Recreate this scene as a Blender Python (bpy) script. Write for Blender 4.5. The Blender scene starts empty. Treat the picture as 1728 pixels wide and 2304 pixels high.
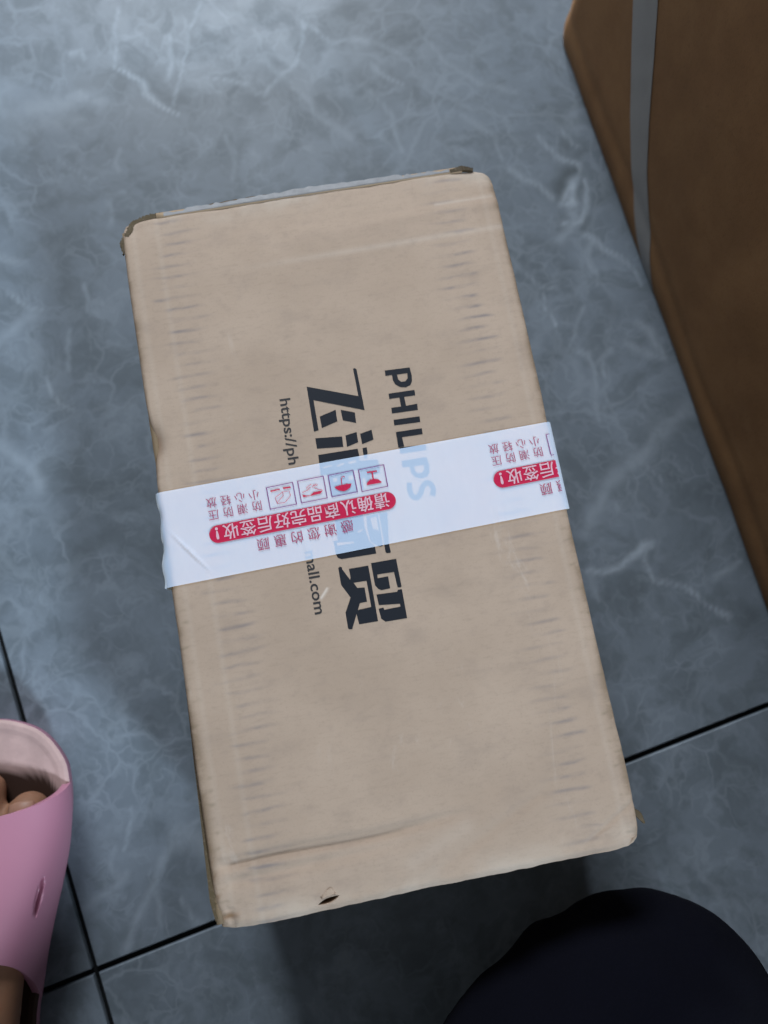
import bpy, bmesh, math, random
import numpy as np
from mathutils import Vector, Matrix

S = bpy.context.scene
COL = S.collection
R = math.radians

# ------------------------------------------------------------------ settings
AMB = 0.17
KEY_LOC, KEY_SIZE, KEY_P, KEY_C = (1.0, -1.9, 1.55), 0.30, 68, (0.74, 0.88, 1.0)
FILL_LOC, FILL_SIZE, FILL_P, FILL_C = (-0.10, 2.4, 1.45), 1.0, 10.5, (0.87, 0.94, 1.0)
FILL_AIM, FILL_SPREAD = (0.08, 0.35, 0.0), 60
MD, ML, MD2, MV = (0.126, 0.150, 0.178), (0.174, 0.207, 0.248), (0.090, 0.109, 0.126), (0.34, 0.39, 0.45)
VS = 0.8
LID0, LID1 = (0.405, 0.302, 0.232), (0.358, 0.264, 0.200)
CART0, CART1 = (0.31, 0.162, 0.070), (0.235, 0.118, 0.050)
STRAPC = (0.33, 0.31, 0.295)
SLIP, INSOLE = (0.46, 0.20, 0.285), (0.53, 0.36, 0.34)
CART_LEN = 0.95  # carried on out of view so the carton blocks the key lamp
KNEE, KR = (.100, -.290, .068), 0.070
KCH = [((.05, -.45, .16), .095), ((.058, -.330, .090), .096), ((.082, -.306, .078), .083), (KNEE, KR)]

# ------------------------------------------------------------------ camera
cd = bpy.data.cameras.new("camera")
cam = bpy.data.objects.new("camera", cd)
COL.objects.link(cam)
cx = (0.9825058904489342, -0.18334961594576316, 0.0326357712592826)
cy = (0.17604158876058734, 0.9715475295038909, 0.15844480724067148)
cz = (-0.06075799749658772, -0.1499277034020944, 0.9868283282784185)
CAMPOS = (-0.0153139, -0.05884854, 0.51389454)
M = Matrix.Identity(4)
for i in range(3):
    M[i][0], M[i][1], M[i][2], M[i][3] = cx[i], cy[i], cz[i], CAMPOS[i]
cam.matrix_world = M
cd.sensor_fit = 'VERTICAL'
cd.sensor_height = 36
cd.sensor_width = 27
cd.lens = 27.34
cd.clip_start = 0.01
cd.clip_end = 50
cd.dof.use_dof = True
cd.dof.focus_distance = 0.395
cd.dof.aperture_fstop = 4.8
S.camera = cam

# ------------------------------------------------------------------ light
S.view_settings.view_transform = 'Standard'
S.view_settings.look = 'None'
S.view_settings.exposure = 0
S.view_settings.gamma = 1
w = bpy.data.worlds.new("World")
S.world = w
w.use_nodes = True
w.node_tree.nodes['Background'].inputs[0].default_value = (0.84, 0.93, 1.0, 1)
w.node_tree.nodes['Background'].inputs[1].default_value = AMB


def lamp(name, loc, target, size, power, color, shape='DISK'):
    ld = bpy.data.lights.new(name, 'AREA')
    ld.shape = shape
    ld.size = size
    ld.energy = power
    ld.color = color
    o = bpy.data.objects.new(name, ld)
    COL.objects.link(o)
    o.location = loc
    o.rotation_euler = (Vector(target) - Vector(loc)).to_track_quat('-Z', 'Y').to_euler()
    return o


lamp("ceiling_lamp", KEY_LOC, (0, 0, 0.1), KEY_SIZE, KEY_P, KEY_C)
lamp("window_light", FILL_LOC, FILL_AIM, FILL_SIZE, FILL_P, FILL_C).data.spread = R(FILL_SPREAD)  # unseen fill lamp, added to grade the light across the floor

# ------------------------------------------------------------------ traced shapes (millimetres on the lid, metres on the floor)
BLACK= [([(23.26, 75.33), (36.5, 74.75), (36.78, 70.18), (36.36, 67.24), (35.1, 65.21), (32.56, 64.38), (29.43, 65.08), (27.26, 66.96), (26.48, 69.35), (26.54, 72.34), (23.0,
72.36)], [[(29.16, 72.04), (34.72, 71.89), (34.33, 69.1), (32.82, 67.64), (30.66, 67.72), (29.35, 69.22)]]), ([(22.95, 62.48), (36.69, 62.16), (36.55, 59.19), (30.67, 59.41),
(30.72, 54.41), (36.65, 54.48), (36.44, 51.17), (22.7, 51.6), (22.85, 54.68), (28.0, 54.52), (28.08, 59.49), (22.7, 59.62)], []), ([(22.82, 48.03), (36.61, 47.58), (36.37, 44.52),
(22.68, 45.03)], []), ([(22.79, 41.4), (36.56, 41.02), (36.38, 37.89), (25.46, 38.14), (25.64, 33.06), (22.5, 33.1)], []), ([(23.17, 32.88), (36.96, 32.05), (36.59, 29.23), (22.84,
29.68)], []), ([(22.95, 25.72), (36.08, 25.46), (36.52, 21.45), (35.99, 17.38), (34.4, 15.27), (31.51, 14.87), (28.54, 15.87), (26.66, 18.37), (26.43, 22.1), (22.66, 22.31)],
[[(28.78, 21.81), (33.78, 21.84), (33.62, 19.19), (31.96, 17.65), (29.82, 17.8), (28.76, 19.37)]]), ([(23.27, 13.88), (23.16, 13.19), (22.99, 12.16), (22.83, 10.97), (22.79, 9.82),
(22.88, 8.76), (23.06, 7.72), (23.35, 6.7), (23.83, 5.75), (24.53, 4.99), (25.39, 4.44), (26.34, 4.12), (27.42, 4.12), (28.43, 4.52), (29.21, 5.14), (29.85, 5.82), (30.45, 6.56),
(30.98, 7.43), (31.41, 8.34), (31.77, 9.08), (32.11, 9.58), (32.56, 10.0), (33.08, 10.4), (33.52, 10.64), (33.68, 10.7), (33.71, 10.67), (33.95, 10.51), (34.25, 10.21), (34.47,
9.88), (34.62, 9.51), (34.73, 8.99), (34.78, 8.39), (34.76, 7.87), (34.64, 7.32), (34.38, 6.63), (34.08, 5.94), (33.86, 5.43), (36.31, 4.41), (36.52, 4.91), (36.85, 5.66), (37.19,
6.58), (37.41, 7.56), (37.45, 8.51), (37.38, 9.43), (37.18, 10.35), (36.83, 11.21), (36.31, 11.97), (35.65, 12.63), (34.79, 13.17), (33.68, 13.4), (32.59, 13.16), (31.67, 12.67),
(30.85, 12.05), (30.09, 11.31), (29.47, 10.41), (29.01, 9.47), (28.64, 8.68), (28.28, 8.09), (27.86, 7.58), (27.42, 7.1), (27.08, 6.82), (26.97, 6.75), (26.86, 6.77), (26.56,
6.87), (26.25, 7.07), (26.03, 7.31), (25.84, 7.69), (25.66, 8.35), (25.53, 9.14), (25.46, 9.92), (25.49, 10.79), (25.63, 11.81), (25.79, 12.79), (25.9, 13.49)], []), ([(6.9,
79.16), (7.95, 79.36), (8.66, 78.48), (8.87, 55.89), (-16.53, 65.86), (-16.67, 49.36), (-19.14, 49.07), (-18.77, 73.69), (7.03, 63.94)], []), ([(-14.8, 56.53), (-6.08, 58.68),
(-6.26, 52.44), (-14.81, 50.28)], []), ([(-3.45, 58.22), (3.57, 55.5), (3.27, 49.87), (-3.33, 52.44)], []), ([(-3.38, 44.22), (2.6, 44.99), (2.46, 39.52), (-3.63, 38.05)], []),
([(4.29, 43.73), (10.56, 44.82), (10.58, 39.54), (4.34, 38.09)], []), ([(-19.06, 45.4), (-5.27, 43.97), (-5.55, 38.4), (-19.16, 39.88)], []), ([(-19.05, 36.38), (1.56, 36.13),
(1.72, 32.53), (1.5, 29.56), (10.8, 28.59), (10.79, 26.05), (-0.45, 25.07), (-2.68, 25.15), (-2.45, 13.52), (-16.22, 13.27), (-16.21, 25.37), (-19.66, 25.62), (-19.42, 30.08)],
[[(-17.81, 29.79), (-13.02, 30.22), (-12.95, 29.38), (-17.75, 28.86)], [(-10.69, 29.44), (-6.7, 30.34), (-6.69, 29.18), (-10.41, 28.47)], [(-4.48, 30.17), (-0.35, 30.59), (-0.41,
28.98), (-4.29, 28.75)], [(-13.82, 23.11), (-11.59, 23.07), (-11.75, 20.9), (-13.87, 20.83)], [(-5.8, 22.81), (-3.5, 23.09), (-3.55, 20.35), (-5.82, 20.2)]]), ([(4.06, 35.96),
(6.35, 36.11), (6.29, 33.33), (5.37, 30.26), (3.93, 30.28)], []), ([(0.47, 25.14), (11.22, 25.97), (10.7, 21.46), (5.61, 21.23), (5.21, 17.85), (2.74, 17.84), (2.7, 20.6), (0.97,
20.45), (1.0, 14.5), (-0.12, 14.47)], []), ([(-17.06, 9.79), (-1.4, 9.92), (-2.04, 0.74), (-2.3, -5.3), (-1.2, -12.45), (1.04, -15.23), (1.17, -19.35), (-16.81, -18.95), (-18.41,
-17.99), (-19.04, -16.1), (-19.06, -9.19), (-16.86, -9.28), (-16.48, 0.43)], [[(-17.69, -10.2), (-9.0, -11.16), (-9.05, -12.13), (-17.7, -11.98)], [(-6.36, -6.36), (-3.11, -5.6),
(-3.1, -6.28), (-5.89, -7.43)]]), ([(-0.48, 0.23), (5.64, 0.7), (5.34, -14.09), (5.09, -16.15), (3.71, -16.16), (2.2, -15.44), (-0.6, -12.56), (-0.9, -6.45)], [[(1.34, -0.78),
(4.74, -0.49), (4.67, -8.14), (1.85, -6.5)]]), ([(6.33, 0.8), (10.52, 0.5), (9.48, -7.44), (8.4, -14.87), (8.58, -19.82), (8.19, -20.28), (6.44, -20.1), (5.92, -19.33), (6.08,
-14.45)], []), ([(-2.39, -23.77), (10.56, -23.8), (10.69, -37.87), (10.07, -38.45), (8.6, -38.18), (8.29, -30.15), (-0.27, -29.94), (-0.51, -31.87), (4.94, -31.81), (4.84, -38.0),
(0.28, -38.06), (-1.07, -37.21), (-2.36, -35.16)], []), ([(-2.52, -39.8), (7.88, -40.37), (8.67, -39.4), (10.62, -39.52), (10.49, -54.15), (-0.56, -53.94), (-2.33, -52.13), (-2.74,
-47.03), (-0.29, -46.82), (-0.07, -48.06), (8.26, -47.96), (8.33, -46.47), (-2.32, -45.25)], []), ([(-13.91, -24.55), (-3.98, -24.7), (-4.15, -52.98), (-13.73, -52.83), (-14.13,
-47.55), (-17.16, -53.53), (-17.48, -54.51), (-19.1, -54.36), (-19.58, -53.68), (-19.4, -45.97), (-15.58, -38.89), (-19.15, -31.91), (-19.11, -23.14), (-18.1, -22.56), (-17.24,
-23.18), (-17.25, -24.24), (-14.3, -30.09), (-13.79, -28.97)], [[(-12.86, -31.86), (-6.18, -32.04), (-6.22, -45.43), (-13.21, -45.78), (-11.56, -42.49), (-7.84, -42.43), (-7.82,
-35.21), (-11.38, -34.85)]])]
URL= [[(-33.82, 69.35), (-34.9, 33.85)], [(-34.4, -11.99), (-34.61, -44.12)]]
FRAMES= [[(-48.35, 24.13), (-34.22, 24.6), (-34.12, 12.62), (-48.16, 12.37)], [(-32.09, 24.68), (-18.22, 25.01), (-18.19, 13.01), (-32.0, 12.7)], [(-16.18, 24.91), (-2.55, 25.3),
(-2.38, 13.42), (-16.13, 13.09)], [(-0.26, 25.09), (13.55, 25.4), (13.47, 13.52), (-0.5, 13.08)]]
RED= [[(4.0, 22.32), (9.22, 22.2), (9.25, 22.96), (4.02, 23.08)], [(6.3, 22.61), (6.23, 18.54), (6.94, 18.53), (7.01, 22.61)], [(2.61, 16.16), (3.29, 17.62), (4.93, 18.74), (7.19,
18.85), (9.36, 18.03), (10.67, 16.42), (10.2, 16.16)], [(-9.6, 18.68), (-9.38, 21.82), (-8.83, 22.51), (-8.06, 22.54), (-7.91, 22.2), (-7.56, 22.42), (-7.93, 22.94), (-9.03,
22.88), (-9.78, 21.91), (-10.01, 18.71)], [(-13.84, 17.71), (-13.09, 18.43), (-11.61, 18.46), (-10.52, 18.69), (-9.08, 18.56), (-7.35, 18.81), (-6.35, 18.5), (-4.81, 18.44),
(-5.88, 16.48), (-7.74, 15.45), (-9.36, 15.06), (-11.85, 15.94)], [(-30.58, 17.18), (-28.32, 16.26), (-26.68, 16.05), (-24.77, 17.45), (-19.97, 17.4), (-21.45, 16.09), (-26.73,
15.76), (-30.48, 15.8)], [(-30.46, 18.05), (-27.37, 18.87), (-25.78, 20.19), (-25.96, 20.41), (-27.49, 19.13), (-30.53, 18.33)], [(-28.1, 19.87), (-26.11, 21.3), (-25.18, 21.54),
(-25.25, 21.82), (-26.25, 21.55), (-28.26, 20.11)], [(-25.0, 19.77), (-23.65, 21.32), (-23.86, 21.51), (-25.22, 19.96)], [(-23.96, 20.29), (-22.8, 21.41), (-23.0, 21.63), (-24.15,
20.51)], [(-23.11, 20.14), (-22.02, 21.1), (-22.21, 21.32), (-23.3, 20.36)], [(-24.07, 19.41), (-22.17, 18.21), (-20.09, 17.53), (-20.01, 17.81), (-22.05, 18.47), (-23.92, 19.66)],
[(-46.33, 21.44), (-41.42, 21.7), (-41.46, 22.37), (-46.37, 22.11)], [(-39.75, 21.78), (-35.88, 21.72), (-35.87, 22.57), (-39.74, 22.62)], [(-44.17, 18.09), (-40.28, 20.24),
(-40.4, 20.46), (-44.29, 18.31)], [(-40.47, 20.34), (-40.38, 18.33), (-40.14, 18.34), (-40.22, 20.35)], [(-40.34, 18.43), (-43.93, 15.55), (-43.78, 15.35), (-40.18, 18.23)],
[(-43.8, 15.07), (-44.3, 17.05), (-44.1, 18.26), (-44.34, 18.3), (-44.54, 17.03), (-44.04, 15.01)], [(-40.34, 20.22), (-36.96, 20.18), (-36.73, 17.74), (-36.49, 17.77), (-36.83,
20.38), (-40.34, 20.47)], [(-36.69, 17.85), (-40.2, 14.75), (-40.04, 14.56), (-36.53, 17.66)], [(-40.11, 14.78), (-43.93, 15.04), (-43.95, 14.79), (-40.13, 14.53)]]
VEINS= [(0.01, 0.5, [(0.2577, 0.0564), (0.2327, 0.0503), (0.2152, 0.0403), (0.199, 0.0279), (0.1808, 0.0207), (0.1631, 0.001), (0.1463, -0.0184)]), (0.003, 0.9, [(0.1446, -0.0447),
(0.1552, -0.0453), (0.1671, -0.0441), (0.1759, -0.04), (0.1827, -0.0364), (0.1888, -0.0355)]), (0.0025, 0.6, [(0.1827, -0.0364), (0.183, -0.0432), (0.1874, -0.0574), (0.1925,
-0.0602)]), (0.003, 0.5, [(0.1453, -0.0458), (0.1473, -0.0538), (0.1466, -0.0651)]), (0.003, 0.8, [(0.1928, -0.0593), (0.2012, -0.0647), (0.2075, -0.0706), (0.2136, -0.0775),
(0.2232, -0.0859), (0.2316, -0.0912)]), (0.003, 0.6, [(0.2239, -0.0641), (0.2362, -0.0587), (0.2459, -0.0557)]), (0.002, 0.5, [(0.1916, 0.025), (0.1997, 0.0175), (0.2053, 0.0115),
(0.2077, 0.0051)]), (0.003, 0.5, [(0.1706, 0.1074), (0.1799, 0.1037), (0.1784, 0.0884), (0.173, 0.0698), (0.1733, 0.0534)]), (0.003, 0.5, [(0.1841, 0.0957), (0.195, 0.1032),
(0.1885, 0.097), (0.183, 0.0824)]), (0.004, 0.5, [(0.2073, 0.1073), (0.2171, 0.0972), (0.2304, 0.0928)]), (0.003, 0.6, [(0.1889, 0.2546), (0.1973, 0.2498), (0.2027, 0.2455),
(0.203, 0.2398), (0.1992, 0.2348)]), (0.004, 0.9, [(0.1992, 0.2348), (0.1927, 0.2291), (0.1859, 0.2224), (0.1805, 0.2172)]), (0.006, 1.0, [(0.1967, 0.233), (0.1922, 0.2225),
(0.1917, 0.2159), (0.1847, 0.2171)]), (0.003, 0.8, [(0.2048, 0.2316), (0.2023, 0.2208), (0.2016, 0.2109), (0.1946, 0.201), (0.1861, 0.2002), (0.1793, 0.2025)]), (0.006, 0.5,
[(0.1863, 0.2102), (0.1908, 0.2072), (0.1829, 0.1953), (0.1755, 0.19)]), (0.003, 0.7, [(0.1942, 0.1901), (0.2014, 0.185), (0.2058, 0.1772), (0.2133, 0.1694), (0.2201, 0.1628),
(0.2259, 0.1564), (0.2266, 0.1466)]), (0.003, 0.5, [(0.1995, 0.1837), (0.1936, 0.176), (0.1927, 0.1653), (0.194, 0.1575), (0.1938, 0.1522)]), (0.002, 0.9, [(0.1555, 0.1512),
(0.1564, 0.1415), (0.159, 0.1347), (0.1606, 0.1259)]), (0.004, 0.6, [(0.1534, 0.2513), (0.1586, 0.246), (0.1627, 0.2408), (0.1709, 0.235), (0.1768, 0.224)]), (0.003, 0.5, [(0.1388,
0.1831), (0.1432, 0.1748), (0.1486, 0.1663), (0.1539, 0.1579), (0.1665, 0.1547)]), (0.002, 0.5, [(0.178, 0.2723), (0.1832, 0.2623), (0.1909, 0.2542)]), (0.002, 0.5, [(0.1956,
0.2751), (0.2011, 0.2662), (0.2077, 0.2583)]), (0.002, 0.4, [(0.1624, 0.1047), (0.171, 0.1157), (0.176, 0.1285), (0.1816, 0.135)]), (0.004, 0.6, [(0.2174, 0.1214), (0.2256,
0.1126), (0.2305, 0.0949)]), (0.002, 0.6, [(-0.1079, 0.4232), (-0.1133, 0.4018), (-0.1158, 0.3762)]), (0.003, 0.7, [(-0.0735, 0.3955), (-0.0753, 0.3797), (-0.08, 0.3626)]), (0.002,
0.6, [(-0.0471, 0.4178), (-0.0576, 0.4011), (-0.0637, 0.3839), (-0.0725, 0.3594), (-0.079, 0.3388)]), (0.003, 0.9, [(-0.1157, 0.3772), (-0.1061, 0.3707), (-0.0968, 0.3613),
(-0.0964, 0.3514), (-0.089, 0.3424), (-0.0764, 0.3326)]), (0.002, 0.5, [(-0.0516, 0.3581), (-0.0366, 0.3517), (-0.0223, 0.3474), (-0.02, 0.3392), (-0.0126, 0.336)]), (0.002, 0.6,
[(-0.014, 0.3382), (-0.0017, 0.3481), (0.0143, 0.3585), (0.0213, 0.3785), (0.0282, 0.3978)]), (0.004, 0.5, [(0.0289, 0.3916), (0.0357, 0.3783), (0.0434, 0.371), (0.0651, 0.3706),
(0.0915, 0.3563)]), (0.003, 0.5, [(0.0684, 0.3489), (0.0771, 0.3375), (0.0865, 0.33)]), (0.016, 0.5, [(-0.1814, 0.3496), (-0.1588, 0.3517), (-0.1427, 0.3569), (-0.1298, 0.349)]),
(0.004, 0.7, [(-0.1445, 0.3631), (-0.1378, 0.3542), (-0.1281, 0.3487)]), (0.003, 0.6, [(-0.1468, 0.3941), (-0.1398, 0.394), (-0.1371, 0.3876)]), (0.012, 0.4, [(-0.145, 0.3379),
(-0.1691, 0.3379), (-0.1776, 0.3528)]), (0.02, 0.35, [(-0.2071, 0.381), (-0.1961, 0.3558), (-0.1867, 0.3331)]), (0.003, 0.4, [(-0.1226, 0.3112), (-0.126, 0.2984), (-0.1234,
0.2923)]), (0.003, 0.4, [(-0.0465, 0.3103), (-0.0432, 0.2981), (-0.0449, 0.2755)]), (0.002, 0.5, [(-0.1585, 0.2121), (-0.1583, 0.2001), (-0.1606, 0.191)]), (0.002, 0.5, [(-0.1727,
0.1813), (-0.1764, 0.169), (-0.1767, 0.1528)]), (0.002, 0.6, [(-0.1923, 0.1497), (-0.1892, 0.1388), (-0.1828, 0.1297), (-0.177, 0.1241)]), (0.003, 0.5, [(-0.211, 0.2151), (-0.2052,
0.2081), (-0.1993, 0.2024), (-0.1874, 0.2009)]), (0.004, 0.4, [(-0.2136, 0.2419), (-0.2051, 0.2381), (-0.1943, 0.2363)]), (0.006, 0.4, [(-0.2201, 0.1812), (-0.211, 0.1855),
(-0.2013, 0.1944), (-0.1901, 0.1961)]), (0.002, 0.4, [(-0.1664, 0.3121), (-0.1586, 0.3019), (-0.1485, 0.2915), (-0.1406, 0.2914)]), (0.003, 0.4, [(-0.1339, 0.2728), (-0.133,
0.2627), (-0.1352, 0.2544)]), (0.008, 0.5, [(-0.228, 0.1083), (-0.2184, 0.0988), (-0.209, 0.0882), (-0.2061, 0.0766)]), (0.004, 0.5, [(-0.1906, -0.2211), (-0.1833, -0.2078),
(-0.1762, -0.1965), (-0.1654, -0.1826), (-0.1578, -0.169), (-0.1474, -0.1591), (-0.1338, -0.1518)]), (0.003, 0.5, [(-0.1846, -0.1594), (-0.1789, -0.1497), (-0.1729, -0.1387),
(-0.177, -0.1357)]), (0.002, 0.5, [(-0.165, -0.1838), (-0.1639, -0.1958), (-0.1631, -0.2065)]), (0.003, 0.5, [(-0.1494, -0.1965), (-0.1461, -0.2046), (-0.143, -0.2137)]), (0.002,
0.6, [(-0.2348, -0.2065), (-0.2259, -0.2057), (-0.2179, -0.2025)]), (0.009, 0.6, [(-0.1453, -0.1606), (-0.1384, -0.1597), (-0.1342, -0.1693)]), (0.004, 0.4, [(-0.2075, -0.1903),
(-0.2, -0.1833), (-0.1931, -0.1815), (-0.1832, -0.1738)]), (0.003, 0.35, [(-0.1898, -0.1562), (-0.1937, -0.1685), (-0.19, -0.1746)]), (0.004, 0.5, [(-0.1422, -0.216), (-0.1416,
-0.2266), (-0.1388, -0.2377), (-0.136, -0.2486)]), (0.003, 0.35, [(-0.1551, -0.2281), (-0.1621, -0.2382), (-0.1653, -0.253)]), (0.004, 0.4, [(0.1502, -0.2286), (0.1605, -0.2224),
(0.1698, -0.2147)]), (0.005, 0.45, [(-0.0227, -0.2435), (-0.0127, -0.235), (-0.0034, -0.2303)]), (0.003, 0.3, [(0.0223, -0.2288), (0.0235, -0.2435), (0.0167, -0.2565)]), (0.004,
0.35, [(-0.0116, 0.3696), (0.0047, 0.344), (0.0269, 0.3139), (0.0436, 0.2925)]), (0.003, 0.4, [(0.1073, 0.3741), (0.1225, 0.3444), (0.1459, 0.3213), (0.1715, 0.3095)]), (0.003,
0.35, [(0.0636, 0.3269), (0.0769, 0.3058), (0.078, 0.2757)]), (0.003, 0.4, [(0.1271, 0.2977), (0.1442, 0.2798), (0.1504, 0.2601)])]
DARKS= [(0.01, 0.9, [(0.2004, 0.2402), (0.1951, 0.24), (0.1871, 0.2323), (0.1816, 0.2265)]), (0.008, 0.6, [(0.1985, 0.2644), (0.2083, 0.2605), (0.2044, 0.2531)]), (0.003, 0.9,
[(0.203, 0.233), (0.1973, 0.2217), (0.192, 0.2147)]), (0.004, 0.8, [(0.1979, 0.2016), (0.1944, 0.1933)]), (0.012, 0.5, [(0.1709, 0.1744), (0.1763, 0.1659), (0.1707, 0.1593)]),
(0.012, 0.45, [(0.1958, 0.1432), (0.2013, 0.1316)]), (0.012, 0.5, [(-0.1398, 0.3663), (-0.122, 0.3693), (-0.1142, 0.3622)]), (0.02, 0.35, [(0.0592, 0.3383), (0.0728, 0.3143)]),
(0.01, 0.4, [(-0.1373, 0.1297), (-0.1315, 0.1321)]), (0.02, 0.3, [(0.2288, 0.0538), (0.2361, 0.0423), (0.2228, 0.0294)]), (0.015, 0.3, [(0.1598, -0.0666), (0.1702, -0.0637)]),
(0.012, 0.5, [(0.2466, -0.0902), (0.2384, -0.0839)]), (0.01, 0.4, [(-0.1544, -0.1923), (-0.1516, -0.2035)]), (0.02, 0.3, [(0.1824, 0.2876), (0.1951, 0.2821)])]

# ------------------------------------------------------------------ helpers


def link(name, me, mats=(), parent=None, loc=None):
    o = bpy.data.objects.new(name, me)
    COL.objects.link(o)
    if me is not None:
        for m in mats:
            me.materials.append(m)
    if parent:
        o.parent = parent
    if loc:
        o.location = loc
    return o


def tag(o, label=None, cat=None, kind=None, group=None):
    if label: o['label'] = label
    if cat: o['category'] = cat
    if kind: o['kind'] = kind
    if group: o['group'] = group
    return o


def mesh(name, verts, faces, smooth=True):
    me = bpy.data.meshes.new(name)
    me.from_pydata([tuple(map(float, v)) for v in verts], [], faces)
    if smooth:
        me.polygons.foreach_set('use_smooth', [True] * len(me.polygons))
    me.update()
    return me


def grid_mesh(name, P, smooth=True, flip=False):
    """P: (n, m, 3) array of points -> quad grid"""
    n, m = P.shape[:2]
    idx = np.arange(n * m).reshape(n, m)
    a, b, c, d = idx[:-1, :-1], idx[1:, :-1], idx[1:, 1:], idx[:-1, 1:]
    q = np.stack([a, b, c, d] if not flip else [a, d, c, b], -1).reshape(-1)
    nq = len(q) // 4
    me = bpy.data.meshes.new(name)
    me.vertices.add(n * m)
    me.vertices.foreach_set('co', P.reshape(-1).astype(np.float32))
    me.loops.add(nq * 4)
    me.loops.foreach_set('vertex_index', q.astype(np.int32))
    me.polygons.add(nq)
    me.polygons.foreach_set('loop_start', np.arange(0, nq * 4, 4, dtype=np.int32))
    me.polygons.foreach_set('use_smooth', np.full(nq, smooth))
    me.update(calc_edges=True)
    me.validate()
    return me


def attr(me, name, vals):
    a = me.attributes.new(name, 'FLOAT', 'POINT')
    a.data.foreach_set('value', np.asarray(vals, np.float32).reshape(-1))


def vnoise(x, y, seed=0):
    """smooth value noise, -1..1"""
    rng = np.random.RandomState(seed)
    T = rng.rand(256, 256) * 2 - 1
    xi, yi = np.floor(x).astype(int), np.floor(y).astype(int)
    fx, fy = x - xi, y - yi
    fx = fx * fx * (3 - 2 * fx)
    fy = fy * fy * (3 - 2 * fy)
    g = lambda i, j: T[(xi + i) % 256, (yi + j) % 256]
    return (g(0, 0) * (1 - fx) + g(1, 0) * fx) * (1 - fy) + (g(0, 1) * (1 - fx) + g(1, 1) * fx) * fy


def fbm(x, y, seed=0, n=4):
    s = 0
    a = 1
    for k in range(n):
        s = s + a * vnoise(x * 2 ** k + 17 * k, y * 2 ** k + 31 * k, seed + k)
        a *= 0.5
    return s / 1.8


def sstep(a, b, x):
    t = np.clip((x - a) / (b - a), 0, 1)
    return t * t * (3 - 2 * t)


class NT:
    """small node-tree writer"""

    def __init__(s, name):
        s.m = bpy.data.materials.new(name)
        s.m.use_nodes = True
        s.t = s.m.node_tree
        s.t.nodes.clear()
        s.out = s.t.nodes.new('ShaderNodeOutputMaterial')

    def n(s, typ, ins=None, **kw):
        nd = s.t.nodes.new('ShaderNode' + typ)
        for k, v in kw.items():
            setattr(nd, k, v)
        for k, v in (ins or {}).items():
            sock = nd.inputs[k]
            if isinstance(v, bpy.types.NodeSocket):
                s.t.links.new(v, sock)
            else:
                if sock.type == 'RGBA' and not isinstance(v, (int, float)) and len(v) == 3:
                    v = (*v, 1)
                sock.default_value = v
        return nd

    def math(s, op, a, b=0.0, c=0.0, clamp=False):
        return s.n('Math', {0: a, 1: b, 2: c}, operation=op, use_clamp=clamp).outputs[0]

    def mix(s, f, a, b, blend='MIX'):
        nd = s.n('Mix', None, data_type='RGBA', blend_type=blend)
        for sock, v in ((nd.inputs[0], f), (nd.inputs[6], a), (nd.inputs[7], b)):
            if isinstance(v, bpy.types.NodeSocket):
                s.t.links.new(v, sock)
            else:
                sock.default_value = v if isinstance(v, (int, float)) else (*v, 1) if len(v) == 3 else v
        return nd.outputs[2]

    def rng(s, v, a, b, c=0.0, d=1.0, smooth=True):
        return s.n('MapRange', {0: v, 1: a, 2: b, 3: c, 4: d},
                   interpolation_type='SMOOTHSTEP' if smooth else 'LINEAR').outputs[0]

    def noise(s, vec, scale, detail=4, rough=0.55, dist=0.0):
        return s.n('TexNoise', {'Vector': vec, 'Scale': scale, 'Detail': detail, 'Roughness': rough,
                                'Distortion': dist}).outputs

    def vmath(s, op, a, b):
        return s.n('VectorMath', {0: a, 1: b}, operation=op).outputs[0]

    def bsdf(s, color, rough=0.6, spec=0.5, bump=None, strength=0.2, dist=0.001, **extra):
        ins = {'Base Color': color, 'Roughness': rough, 'Specular IOR Level': spec}
        ins.update(extra)
        p = s.n('BsdfPrincipled', ins)
        if bump is not None:
            b = s.n('Bump', {'Height': bump, 'Strength': strength, 'Distance': dist})
            s.t.links.new(b.outputs[0], p.inputs['Normal'])
        s.t.links.new(p.outputs[0], s.out.inputs[0])
        return p


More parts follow.
